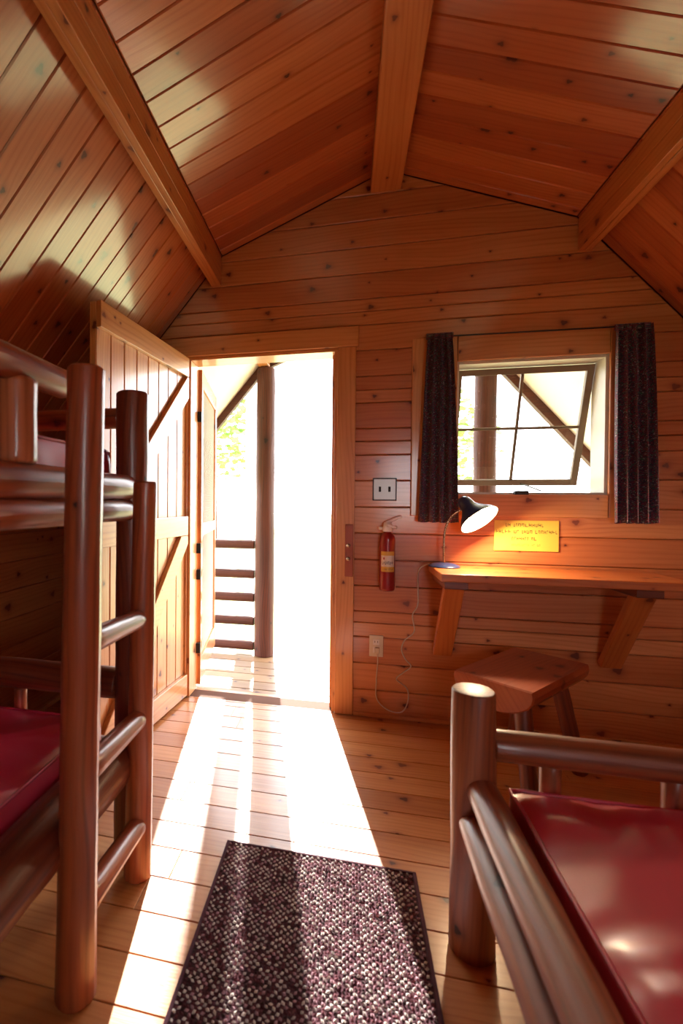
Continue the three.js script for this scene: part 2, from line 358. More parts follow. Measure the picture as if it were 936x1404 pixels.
// screen door standing open on the porch side
const screen = thing('door_2', 'wood framed screen door standing open out on the porch', 'door', { ...S, pos: [-0.876, 0, -0.155] });
{
  const W = 0.83; screen.rotation.y = Math.PI / 2 + 9 * Math.PI / 180;
  // local +x runs out along the porch
  bx('stile', screen, M.beam, 0, 0.06, 0.02, 1.95, -0.014, 0.014, 0.002);
  bx('stile', screen, M.beam, W - 0.06, W, 0.02, 1.95, -0.014, 0.014, 0.002);
  for (const [a, b] of [[0.02, 0.17], [0.93, 1.0], [1.85, 1.95]]) bx('rail', screen, M.beam, 0.0605, W - 0.0605, a, b, -0.013, 0.013, 0.002);
  const mesh = new THREE.MeshStandardMaterial({ color: '#d8d8d4', roughness: 0.7 });
  for (const [y0, y1] of [[0.171, 0.929], [1.001, 1.849]]) {
    const gs = []; const a0 = 0.061, a1 = W - 0.061;
    for (let x = a0 + 0.006; x < a1; x += 0.009) { const g = new THREE.BoxGeometry(0.0012, y1 - y0, 0.0012); g.translate(x, (y0 + y1) / 2, 0); gs.push(g); }
    for (let y = y0 + 0.006; y < y1; y += 0.009) { const g = new THREE.BoxGeometry(a1 - a0, 0.0012, 0.0012); g.translate((a0 + a1) / 2, y, 0); gs.push(g); }
    part('wire_mesh', mergeGeometries(gs), mesh, screen).userData.kind = 'stuff';
  }
  for (const y of [0.25, 0.70, 0.86, 1.66]) { const h = part('hinge', beam(0.03, 0.06, 0.03, 0.002), M.black, screen); h.position.set(-0.012, y, 0); }
}

// ------------------------------------------------------------ window in the gable wall
const win = thing('window_1', 'awning window of four panes propped open between dark curtains', 'window', S);
{
  const [a, b, c, d] = WIN, T = M.trim, wf = new THREE.MeshStandardMaterial({ color: '#d8d2c8', roughness: 0.5 }), sf = new THREE.MeshStandardMaterial({ color: '#7d6a58', roughness: 0.6 });
  bx('casing_board', win, T, 0.328, a + 0.004, 1.08, 2.0, 0.001, 0.018); bx('casing_board', win, T, b - 0.004, 1.375, 1.08, 2.0, 0.001, 0.018);
  bx('casing_board', win, T, a + 0.005, b - 0.005, d - 0.004, 2.0, 0.001, 0.018);
  bx('window_sill', win, T, a + 0.005, b - 0.005, 1.08, c + 0.004, 0.001, 0.022);
  bx('jamb', win, wf, a, a + 0.016, c, d, -0.14, 0.0, 0.002); bx('jamb', win, wf, b - 0.016, b, c, d, -0.14, 0.0, 0.002);
  bx('jamb', win, wf, a + 0.0165, b - 0.0165, d - 0.018, d, -0.14, 0.0, 0.002); bx('jamb', win, wf, a + 0.0165, b - 0.0165, c, c + 0.014, -0.14, 0.0, 0.002);
  const sash = new THREE.Group(); sash.name = 'sash'; win.add(sash); sash.position.set(0, 1.852, -0.10); sash.rotation.x = 17 * Math.PI / 180;
  const sx0 = a + 0.02, sx1 = b - 0.02, H = 0.63, f = 0.032;
  const mid = (sx0 + sx1) / 2, gs = [];
  bx('stile', sash, sf, sx0, sx0 + f, -H, 0, -0.012, 0.012, 0.002); bx('stile', sash, sf, sx1 - f, sx1, -H, 0, -0.012, 0.012, 0.002);
  bx('rail', sash, sf, sx0 + f, sx1 - f, -f, 0, -0.012, 0.012, 0.002); bx('rail', sash, sf, sx0 + f, sx1 - f, -H, -H + f, -0.012, 0.012, 0.002);
  bx('muntin', sash, sf, mid - 0.007, mid + 0.007, -H + f, -f, -0.008, 0.008, 0.002);
  bx('muntin', sash, sf, sx0 + f, mid - 0.007, -0.322, -0.308, -0.008, 0.008, 0.002); bx('muntin', sash, sf, mid + 0.007, sx1 - f, -0.322, -0.308, -0.008, 0.008, 0.002);
  for (const [x0, x1] of [[sx0 + f, mid - 0.007], [mid + 0.007, sx1 - f]]) for (const [y0, y1] of [[-H + f, -0.322], [-0.308, -f]]) {
    const p = part('pane', new THREE.PlaneGeometry(x1 - x0, y1 - y0), M.glass, sash); p.position.set((x0 + x1) / 2, (y0 + y1) / 2, 0);
  }
  bx('crank', win, M.black, 0.815, 0.878, c + 0.002, c + 0.022, 0.0, 0.03, 0.004);
  const arm = part('stay', beam(0.012, 0.27, 0.006, 0.001), M.black, win); arm.position.set(mid + 0.05, c + 0.045, -0.13); arm.rotation.x = -Math.PI / 2 + 0.16;
}
const win2 = thing('window_2', 'plain daylight window in the rear wall', 'window', S);
{
  const [a, b, c, d] = WIN2, T = M.trim;
  bx('casing_board', win2, T, a - 0.08, a + 0.004, c - 0.08, d + 0.08, ZB - 0.019, ZB - 0.001); bx('casing_board', win2, T, b - 0.004, b + 0.08, c - 0.08, d + 0.08, ZB - 0.019, ZB - 0.001);
  bx('casing_board', win2, T, a + 0.005, b - 0.005, d - 0.004, d + 0.08, ZB - 0.019, ZB - 0.001); bx('window_sill', win2, T, a + 0.005, b - 0.005, c - 0.08, c + 0.004, ZB - 0.022, ZB - 0.001);
  bx('stile', win2, T, a, a + 0.03, c, d, ZB + 0.03, ZB + 0.06); bx('stile', win2, T, b - 0.03, b, c, d, ZB + 0.03, ZB + 0.06);
  bx('rail', win2, T, a + 0.0305, b - 0.0305, c, c + 0.03, ZB + 0.03, ZB + 0.06); bx('rail', win2, T, a + 0.0305, b - 0.0305, d - 0.03, d, ZB + 0.03, ZB + 0.06);
  const p = part('pane', new THREE.PlaneGeometry(b - a - 0.06, d - c - 0.06), M.glass, win2); p.position.set((a + b) / 2, (c + d) / 2, ZB + 0.045);
}

// ------------------------------------------------------------ porch and outdoors
const deckMat = ['#8a8a90', '#808086', '#94949a'].map(c => wood(pine, c, { coat: 0.15, rough: 0.55 }));
const deck = thing('porch_deck', 'grey porch deck of wide boards one step below the doorway', 'deck', S);
for (let i = 0; i < 10; i++) {
  const z1 = -0.132 - 0.148 * i, z0 = z1 - 0.141; bx('board', deck, deckMat[i % 3], XL - 0.05, XR + 0.05, -0.24, -0.2, z0, z1, 0.004);
}
bx('skirt', deck, M.sub, XL - 0.05, XR + 0.05, -0.5, -0.242, -1.61, -1.55);
const postMat = wood(logWood, '#6e4836', { coat: 0.1, rough: 0.8, bump: 0.004 });
for (const [x, l] of [[-0.69, 'brown log porch post seen through the open doorway'], [1.065, 'brown log porch post seen through the window']]) {
  const p = thing('porch_post', l, 'post', { group: 'porch posts' }); log('post', p, postMat, [x, -0.2, -1.5], [x, 2.305, -1.5], 0.085, 0.08, { rough: 0.07 });
}
const railing = thing('porch_railing', 'porch railing of five brown log rails left of the doorway', 'railing');
for (const y of [0.768, 0.508, 0.301, 0.093, -0.125]) log('rail', railing, postMat, [XL - 0.02, y, -1.5], [-0.778, y, -1.5], 0.042, 0.04, { seg: 8, rad: 14 });
log('end_post', railing, postMat, [XL - 0.08, -0.2, -1.5], [XL - 0.08, 0.9, -1.5], 0.06, 0.06, { seg: 8 });
const railing2 = thing('porch_railing', 'porch railing of log rails right of the window post', 'railing');
for (const y of [0.768, 0.508, 0.301, 0.093, -0.125]) log('rail', railing2, postMat, [1.153, y, -1.5], [XR + 0.02, y, -1.5], 0.042, 0.04, { seg: 8, rad: 14 });
log('end_post', railing2, postMat, [XR + 0.08, -0.2, -1.5], [XR + 0.08, 0.9, -1.5], 0.06, 0.06, { seg: 8 });
const proof = thing('porch_roof', 'gambrel porch roof of boards on brown rake rafters', 'roof', S);
{
  const dy = -0.15, off = (p, d) => [p[0], p[1] + d];
  const line = [[XL, EY], [BL, BY], [RX, RY], [BR, BY], [XR, EY]].map(p => off(p, dy));
  const up = line.map((p, i) => [p[0] + (i === 0 ? -0.05 : i === 4 ? 0.05 : 0), p[1] + 0.05]).reverse();
  const g = new THREE.ExtrudeGeometry(new THREE.Shape([...line, ...up].map(p => new THREE.Vector2(...p))), { depth: 1.45, bevelEnabled: false }); g.translate(0, 0, -1.6);
  part('roof_boards', g, new THREE.MeshStandardMaterial({ color: '#f4f1ea', roughness: 0.8 }), proof, 'porch ceiling boards, whitened to stand for outdoor glare');  // burnt-out outdoor light put into the board colour as near white
  const rafter = (lo, hi, z0, z1) => { for (let i = 0; i < 4; i++) {
    const a = line[i], b = line[i + 1], s = new THREE.Shape([[a[0], a[1] + lo], [b[0], b[1] + lo], [b[0], b[1] + hi], [a[0], a[1] + hi]].map(p => new THREE.Vector2(...p)));
    const r = new THREE.ExtrudeGeometry(s, { depth: z1 - z0, bevelEnabled: false }); r.translate(0, 0, z0); part('rafter', r, postMat, proof); } };
  rafter(-0.095, -0.002, -1.56, -1.50);
  bx('purlin', proof, M.beam, -0.745, -0.655, 2.31, 2.40, -1.49, -0.13); bx('purlin', proof, M.beam, 1.02, 1.11, 2.31, 2.40, -1.49, -0.13);
}
const grassTex = dataTex(512, 512, (u, v, c) => { const n = 0.5 * pn(u * 12, v * 12, 12, 12, 11) + 0.3 * pn(u * 60, v * 60, 60, 60, 12) + 0.2 * pn(u * 200, v * 200, 200, 200, 13); c[0] = 120 + 90 * n; c[1] = 125 + 85 * n; c[2] = 80 + 80 * n; });
grassTex.repeat.set(14, 14);
const ground = thing('ground', 'pale dry grass and gravel outside the cabin', 'ground', S);
{ const g = part('turf', new THREE.PlaneGeometry(120, 120), new THREE.MeshStandardMaterial({ map: grassTex, roughness: 1 }), ground); g.rotation.x = -Math.PI / 2; g.position.set(0, -0.5, 0); }
const birch = wood(pine, '#ffffff', { coat: 0, rough: 0.8 }); birch.map = null; birch.color.set('#ece8e0');
function tree(label, x, z, h, tr, crownY, crownR, crownH, n, leafC, bark = postMat) {
  const t = thing('tree', label, 'tree', { group: 'trees outside', pos: [x, -0.5, z] });
  log('trunk', t, bark, [0, 0, 0], [0, h, 0], tr, tr * 0.7, { seg: 10, rad: 12 });
  const gs = [], mat = new THREE.MeshStandardMaterial({ color: leafC, roughness: 0.8, side: THREE.DoubleSide });
  for (let i = 0; i < n; i++) {
    const a = rnd() * 6.283, q = Math.cbrt(rnd()), w = Math.acos(rr(-1, 1)); const s = rr(0.10, 0.2);
    const g = new THREE.CircleGeometry(s, 5); g.scale(1, 0.55, 1); g.rotateX(rr(0, 3.1)); g.rotateY(rr(0, 6.2));
    g.translate(Math.cos(a) * Math.sin(w) * q * crownR, crownY + Math.cos(w) * q * crownH, Math.sin(a) * Math.sin(w) * q * crownR); gs.push(g);
  }
  const f = part('foliage', mergeGeometries(gs), mat, t); f.userData.kind = 'stuff';
}
tree('tall pale-barked tree behind the porch post', -1.303, -4, 10.5, 0.085, 10.4, 1.6, 1.3, 700, '#6f8f45', birch);
tree('added tree with its crown out of view, shading the window from the sun', -0.25, -9, 7, 0.07, 7.1, 1.0, 1.25, 1500, '#6f8f45');  // added tree: unseen crown keeps direct sun off the window and mattress
tree('leafy tree far off beyond the porch railing', -4.6, -14, 5, 0.14, 4.2, 1.9, 1.9, 900, '#7f9f55');
tree('leafy tree far off beyond the window', 3.4, -17, 5, 0.15, 4.0, 2.2, 2.0, 900, '#7c9c50');
// ------------------------------------------------------------ bunk bed with ladder (left)
const redVinyl = new THREE.MeshPhysicalMaterial({ color: '#bd2a42', roughness: 0.36, clearcoat: 0.5, clearcoatRoughness: 0.22 });
const redPipe = new THREE.MeshPhysicalMaterial({ color: '#b5304a', roughness: 0.4, clearcoat: 0.3, clearcoatRoughness: 0.25 });
function mattress(name, label, x0, x1, y0, y1, z0, z1, so) {
  const t = thing(name, label, 'mattress', { group: 'red vinyl mattresses' }); t.position.set((x0 + x1) / 2, y0, (z0 + z1) / 2);
  const w = (x1 - x0) / 2, d = (z1 - z0) / 2, h = y1 - y0, nx = Math.round(w * 2 / 0.02), nz = Math.round(d * 2 / 0.02), pos = [], uv = [], idx = [];
  const topY = (x, z) => {
    const ex = w - Math.abs(x), ez = d - Math.abs(z), e = Math.min(ex, ez), puff = 0.022 * (1 - Math.exp(-e / 0.10));
    const along = ex < ez ? z : x;                         // folds run in from the edges
    const fold = Math.exp(-Math.pow((e - 0.05) / 0.12, 2)) * (0.022 * noise.noise(along * 5 + so, e * 2.5, 1) + 0.016 * (0.4 - Math.abs(noise.noise(along * 9 + so, e * 3 + along * 2, 5))));
    const soft = 0.010 * noise.noise(x * 4 + so, z * 4, 3);
    return h - 0.022 + puff + (e > 0.004 ? fold + soft : 0);
  };
  const vid = (x, y, z) => { pos.push(x, y, z); uv.push(x, z); return pos.length / 3 - 1; };
  const grid = [];
  for (let i = 0; i <= nx; i++) { const r = []; for (let j = 0; j <= nz; j++) { const x = -w + 2 * w * i / nx, z = -d + 2 * d * j / nz; r.push(vid(x, topY(x, z), z)); } grid.push(r); }
  for (let i = 0; i < nx; i++) for (let j = 0; j < nz; j++) { const a = grid[i][j], b = grid[i + 1][j], c = grid[i + 1][j + 1], e = grid[i][j + 1]; idx.push(a, e, b, b, e, c); }
  // sides, slightly bulged
  const ring = []; for (let i = 0; i <= nx; i++) ring.push([grid[i][0], 0, -1]); for (let j = 1; j <= nz; j++) ring.push([grid[nx][j], 1, 0]); for (let i = nx - 1; i >= 0; i--) ring.push([grid[i][nz], 0, 1]); for (let j = nz - 1; j > 0; j--) ring.push([grid[0][j], -1, 0]);
  let prev = ring.map(([k]) => { const x = pos[k * 3], y = pos[k * 3 + 1], z = pos[k * 3 + 2]; return vid(x, y, z); });
  for (let s = 1; s <= 6; s++) {
    const f = s / 6, cur = ring.map(([k, ax, az], q) => { const x = pos[k * 3], y = pos[k * 3 + 1], z = pos[k * 3 + 2], b = 0.010 * Math.sin(Math.PI * f) + 0.006 * noise.noise(x * 9 + so, f * 2, z * 9) * Math.sin(Math.PI * f); return vid(x + ax * b, y * (1 - f), z + az * b); });
    for (let q = 0; q < ring.length; q++) { const n2 = (q + 1) % ring.length; idx.push(prev[q], prev[n2], cur[q], prev[n2], cur[n2], cur[q]); }
    prev = cur;
  }
  const g = new THREE.BufferGeometry(); g.setAttribute('position', new THREE.Float32BufferAttribute(pos, 3)); g.setAttribute('uv', new THREE.Float32BufferAttribute(uv, 2)); g.setIndex(idx); g.computeVertexNormals();
  part('cover', g, redVinyl, t);
  const loop = ring.filter((_, q) => q % 3 === 0).map(([k]) => V(pos[k * 3], pos[k * 3 + 1] + 0.002, pos[k * 3 + 2]));
  part('piping', new THREE.TubeGeometry(new THREE.CatmullRomCurve3(loop, true), loop.length * 2, 0.005, 6, true), redPipe, t);
  return t;
}
const bunk = thing('bunk_bed', 'red-brown log bunk bed along the left wall', 'bunk bed');
{
  const L = M.log, D = M.logDark, xf = -0.69, xb = -1.53, z0 = 1.2, z1 = 3.22;
  log('post', bunk, D, [xf, 0, z0], [xf, 1.505, z0], 0.054, 0.052, { rough: 0.06 });
  log('post', bunk, D, [xb, 0, z0], [xb, 1.44, z0], 0.052, 0.05); log('post', bunk, D, [xf, 0, z1], [xf, 1.505, z1], 0.054, 0.052); log('post', bunk, D, [xb, 0, z1], [xb, 1.44, z1], 0.052, 0.05);
  log('side_rail', bunk, L, [xf, 1.19, z0 + 0.045], [xf, 1.19, z1 - 0.045], 0.041, 0.041, { seg: 24 });
  log('side_rail', bunk, L, [xf + 0.004, 1.118, z0 + 0.045], [xf + 0.004, 1.118, z1 - 0.045], 0.034, 0.036, { seg: 24 });
  log('guard_rail', bunk, L, [xf, 1.438, 1.6], [xf, 1.43, z1 - 0.045], 0.036, 0.042, { seg: 18 });
  log('guard_stub', bunk, wood(logWood, '#ffd8bc', { coat: 0.5 }), [xf, 1.228, 1.775], [xf, 1.41, 1.775], 0.04, 0.04);
  log('side_rail', bunk, D, [xf, 0.345, z0 + 0.045], [xf, 0.345, z1 - 0.045], 0.074, 0.072, { seg: 24, rough: 0.09 });
  log('side_rail', bunk, D, [xb, 1.17, z0 + 0.045], [xb, 1.17, z1 - 0.045], 0.04, 0.04); log('side_rail', bunk, D, [xb, 0.345, z0 + 0.045], [xb, 0.345, z1 - 0.045], 0.05, 0.05);
  for (const z of [z0, z1]) {
    log('end_rail', bunk, L, [xb + 0.04, 1.422, z], [xf - 0.04, 1.422, z], 0.036, 0.035); log('end_rail', bunk, D, [xb + 0.04, 1.15, z], [xf - 0.04, 1.15, z], 0.046, 0.044);
    log('end_rail', bunk, D, [xb + 0.04, 0.538, z], [xf - 0.04, 0.538, z], 0.052, 0.05, { rough: 0.08 }); log('end_rail', bunk, D, [xb + 0.04, 0.30, z], [xf - 0.04, 0.30, z], 0.05, 0.05);
    for (let i = 0; i < 3; i++) log('spindle', bunk, L, [xb + 0.2 + i * 0.22, 0.35, z], [xb + 0.2 + i * 0.22, 0.49, z], 0.022, 0.022, { seg: 4, rad: 12 });
  }
  for (const y of [1.165, 0.31]) bx('mattress_board', bunk, M.bench, xb + 0.06, xf - 0.045, y, y + 0.018, z0 + 0.06, z1 - 0.06);
}
mattress('mattress', 'red vinyl mattress on the upper bunk', -1.49, -0.74, 1.1845, 1.325, 1.262, 3.15, 3.1);
mattress('mattress', 'red vinyl mattress on the lower bunk', -1.475, -0.77, 0.3295, 0.458, 1.262, 3.15, 9.7);
const ladder = thing('bunk_ladder', 'red-brown log ladder of three rungs leaning on the bunk bed', 'ladder');
log('stile', ladder, M.log, [-0.599, 0, 1.686], [-0.578, 1.452, 1.686], 0.046, 0.041, { seg: 20 });
log('stile', ladder, M.log, [-0.611, 0, 1.318], [-0.592, 1.207, 1.318], 0.041, 0.035, { seg: 20 });
for (const [y0, y1] of [[0.20, 0.172], [0.512, 0.494], [0.815, 0.795]]) log('rung', ladder, M.log, [-0.59, y0, 1.655], [-0.6, y1, 1.345], 0.031, 0.029, { seg: 8 });

// ------------------------------------------------------------ double bed (right)
const bed = thing('log_bed', 'low log double bed frame in the right foreground', 'bed');
{
  const L = M.logBed, z0 = 1.342, z1 = 3.3, xa = 0.326, xb = 1.86;
  log('post', bed, L, [xa, 0, z0], [xa - 0.004, 0.672, z0], 0.054, 0.052, { rough: 0.06, cut: 0.004 }); log('post', bed, L, [xb, 0, z0], [xb, 0.672, z0], 0.054, 0.052);
  log('post', bed, L, [xa, 0, z1], [xa, 0.672, z1], 0.054, 0.052); log('post', bed, L, [xb, 0, z1], [xb, 0.672, z1], 0.054, 0.052);
  log('side_rail', bed, L, [xa + 0.012, 0.43, z0 + 0.035], [xa + 0.012, 0.43, z1 - 0.035], 0.039, 0.042, { seg: 26, rough: 0.08 });
  log('side_rail', bed, L, [xa - 0.006, 0.342, z0 + 0.035], [xa - 0.006, 0.342, z1 - 0.035], 0.037, 0.04, { seg: 26, rough: 0.08 });
  log('side_rail', bed, L, [xb, 0.43, z0 + 0.035], [xb, 0.43, z1 - 0.035], 0.039, 0.042);
  for (const z of [z0, z1]) { log('foot_rail', bed, L, [xa + 0.04, 0.535, z], [xb - 0.04, 0.53, z], 0.038, 0.042, { seg: 22 }); log('foot_rail', bed, L, [xa + 0.04, 0.33, z], [xb - 0.04, 0.33, z], 0.042, 0.042, { seg: 18 });
    for (let i = 0; i < 5; i++) log('spindle', bed, L, [0.5 + i * 0.26, 0.365, z], [0.5 + i * 0.26, 0.505, z], 0.024, 0.024, { seg: 4, rad: 12 }); }
  bx('mattress_board', bed, M.bench, xa + 0.055, xb - 0.045, 0.30, 0.32, z0 + 0.05, z1 - 0.06);
}
mattress('mattress', 'red vinyl mattress on the double bed', 0.398, 1.80, 0.3205, 0.468, 1.385, 3.23, 5.3);

// ------------------------------------------------------------ rug
const rug = thing('rug', 'burgundy and grey woven runner rug on the floor inside the doorway', 'rug', { pos: [-0.078, 0.0005, 1.115] });
{
  const W = 0.594, D = 0.92, wine = new THREE.MeshStandardMaterial({ color: '#421c2a', roughness: 1 });
  bx('backing', rug, wine, -W / 2, W / 2, 0, 0.006, 0, D, 0.002);
  bx('binding', rug, wine, -W / 2 - 0.002, -W / 2 + 0.008, 0.0062, 0.0105, 0, D, 0.003); bx('binding', rug, wine, W / 2 - 0.008, W / 2 + 0.002, 0.0062, 0.0105, 0, D, 0.003);
  bx('binding', rug, wine, -W / 2 + 0.0085, W / 2 - 0.0085, 0.0062, 0.0105, 0, 0.008, 0.003); bx('binding', rug, wine, -W / 2 + 0.0085, W / 2 - 0.0085, 0.0062, 0.0105, D - 0.008, D, 0.003);
  const step = 0.018, nub = new THREE.OctahedronGeometry(1.15, 0), spots = [];
  for (let j = 0; j * 0.0094 < D - 0.024; j++) for (let i = 0; i * step / 2 < W - 0.024; i++) spots.push([-W / 2 + 0.012 + i * step / 2, 0.012 + j * 0.0094, i, j]);
  const im = new THREE.InstancedMesh(nub, new THREE.MeshStandardMaterial({ color: '#ffffff', roughness: 0.95 }), spots.length); im.name = 'pile'; im.userData.kind = 'stuff';
  const q = new THREE.Quaternion(), m = new THREE.Matrix4(), col = new THREE.Color();
  spots.forEach(([x, z, i, j], k) => {
    const pale = (i + j) % 2 === 0 && rnd() < 0.86, dir = (j % 2 ? 0.7 : -0.7) + rr(-0.4, 0.4); q.setFromEuler(new THREE.Euler(rr(-0.3, 0.3), dir, rr(-0.3, 0.3)));
    m.compose(V(x + rr(-0.0012, 0.0012), 0.0062 + (pale ? 0.0022 : 0) + rr(-0.001, 0.0012), z + rr(-0.0012, 0.0012)), q, V(rr(0.0046, 0.0060), rr(0.0026, 0.0046), rr(0.0030, 0.0042))); im.setMatrixAt(k, m);
    col.set(pale ? pick(['#d2c9c4', '#b6acaa', '#ded6d0', '#b08a96']) : pick(['#5e2e38', '#48222c', '#6c3a44', '#362024'])); im.setColorAt(k, col);
  });
  rug.add(im);
}

// ------------------------------------------------------------ wall shelf desk, lamp, stool
const shelf = thing('wall_shelf', 'thick pine desk shelf on two slanted brackets under the window', 'shelf');
bx('top', shelf, M.shelf, 0.418, 1.40, 0.793, 0.83, 0.019, 0.36, 0.006);
for (const x of [0.488, 1.236]) {
  const A = V(x, 0.375, 0.022), B = V(x, 0.772, 0.29), d = B.clone().sub(A), b = part('bracket', beam(0.088, d.length(), 0.038, 0.004), M.shelf, shelf);
  b.position.copy(A).add(B).multiplyScalar(0.5); b.quaternion.setFromUnitVectors(V(0, 1, 0), d.normalize());
  bx('cleat', shelf, M.logDark, x - 0.05, x + 0.05, 0.757, 0.792, 0.019, 0.335, 0.003);
}
const lampG = thing('desk_lamp', 'navy gooseneck desk lamp, switched on, on the shelf', 'lamp');
{
  const navy = new THREE.MeshPhysicalMaterial({ color: '#26345e', roughness: 0.3, clearcoat: 0.5, clearcoatRoughness: 0.15 }), bxp = 0.478, bz = 0.105;
  const b = part('base', lathe([[0, 0.022], [0.02, 0.021], [0.05, 0.016], [0.072, 0.007], [0.074, 0.001], [0.07, 0], [0, 0]], 36), navy, lampG); b.position.set(bxp, 0.8305, bz);
  const chrome = new THREE.MeshStandardMaterial({ color: '#b8a894', roughness: 0.25, metalness: 1 });
  const headTop = V(0.572, 1.142, 0.125), axis = V(0.055, -0.085, 0.06).normalize();
  tube('gooseneck', lampG, chrome, [[bxp, 0.85, bz], [bxp - 0.002, 0.93, bz], [bxp + 0.004, 1.02, bz], [bxp + 0.032, 1.085, bz + 0.003], [bxp + 0.075, 1.115, bz + 0.008], [0.572, 1.118, 0.118]], 0.0055, 50, 10);
  const sh = part('shade', lathe([[0.0, 0.035], [0.018, 0.033], [0.027, 0.02], [0.031, 0], [0.033, -0.018], [0.05, -0.042], [0.075, -0.072], [0.085, -0.088], [0.083, -0.088], [0.073, -0.070], [0.048, -0.040], [0.031, -0.016], [0.028, 0], [0, 0.012]].map(p => p).reverse(), 40), navy, lampG);
  sh.scale.setScalar(1.14); sh.position.copy(headTop); sh.quaternion.setFromUnitVectors(V(0, 1, 0), axis.clone().negate());
  const inn = part('reflector', lathe([[0.028, -0.016], [0.0465, -0.041], [0.0715, -0.071], [0.0815, -0.0885]], 40), new THREE.MeshStandardMaterial({ color: '#f4f1ea', roughness: 0.4, side: THREE.DoubleSide }), sh, 'white inside of the shade');
  const bulb = part('bulb', new THREE.SphereGeometry(0.03, 20, 14), new THREE.MeshStandardMaterial({ color: '#fff6e4', emissive: new THREE.Color(1, 0.80, 0.52), emissiveIntensity: 14 }), lampG);
  const bp = headTop.clone().addScaledVector(axis, 0.070); bulb.position.copy(bp);
  const light = new THREE.PointLight(new THREE.Color(1, 0.71, 0.42), 10, 0, 2); light.position.copy(bp); light.castShadow = true; light.shadow.radius = 1.4; lampG.add(light);
}
const cordMat = new THREE.MeshPhysicalMaterial({ color: '#cfc0aa', roughness: 0.4 });
const cordThing = thing('lamp_cord', 'pale lamp cord hanging down the wall from shelf to outlet', 'cord');
tube('cable', cordThing, cordMat, [[0.41, 0.842, 0.10], [0.395, 0.832, 0.07], [0.372, 0.795, 0.012], [0.37, 0.706, 0.006], [0.369, 0.61, 0.006], [0.345, 0.559, 0.006], [0.353, 0.471, 0.006], [0.306, 0.421, 0.006], [0.292, 0.374, 0.006], [0.311, 0.325, 0.006], [0.34, 0.289, 0.006], [0.30, 0.25, 0.007], [0.268, 0.215, 0.006], [0.32, 0.171, 0.006], [0.328, 0.11, 0.008], [0.296, 0.05, 0.022], [0.233, 0.05, 0.022], [0.173, 0.094, 0.008], [0.166, 0.192, 0.006], [0.172, 0.30, 0.012], [0.17, 0.355, 0.02]], 0.0032, 220, 7);
const pl = part('plug', beam(0.024, 0.032, 0.018, 0.004), M.ivory, cordThing); pl.position.set(0.169, 0.362, 0.0165);

const stool = thing('log_bench', 'short half-log bench with splayed legs under the desk shelf', 'bench', { pos: [0.727, 0, 0.444] });
{
  stool.rotation.y = Math.atan2(0.412, 0.354);            // local +x runs from the near left end to the far right end
  const Lh = 0.27, Wd = 0.143, th = 0.105, shape = new THREE.Shape(); shape.moveTo(-Wd, 0); shape.lineTo(Wd, 0); shape.lineTo(Wd + 0.004, -0.018);
  for (let i = 1; i < 12; i++) { const a = i / 12 * Math.PI; shape.lineTo(Math.cos(a) * (Wd + 0.004), -0.018 - Math.sin(a) * (th - 0.018)); } shape.lineTo(-Wd - 0.004, -0.018); shape.closePath();
  const g = new THREE.ExtrudeGeometry(shape, { depth: Lh * 2 - 0.012, bevelEnabled: true, bevelSize: 0.005, bevelThickness: 0.006, bevelSegments: 1, curveSegments: 8 }); g.translate(0, 0, -Lh + 0.006); g.rotateY(Math.PI / 2);
  const P = g.attributes.position, U = g.attributes.uv, N = g.attributes.normal; for (let i = 0; i < P.count; i++) { const e = Math.abs(N.getX(i)) > 0.8; U.setXY(i, (P.getX(i) + (e ? P.getY(i) : 0) + 0.5) / TU, (P.getZ(i) + P.getY(i) * 0.7 + 0.4) / TV); }
  const s = part('seat', g, M.bench, stool); s.position.y = 0.46;
  for (const [a, b] of [[-1, -1], [-1, 1], [1, -1], [1, 1]]) log('leg', stool, M.logDark, [a * 0.235, 0, b * 0.135], [a * 0.17, 0.385, b * 0.07], 0.03, 0.032, { seg: 8, rad: 14 });
}

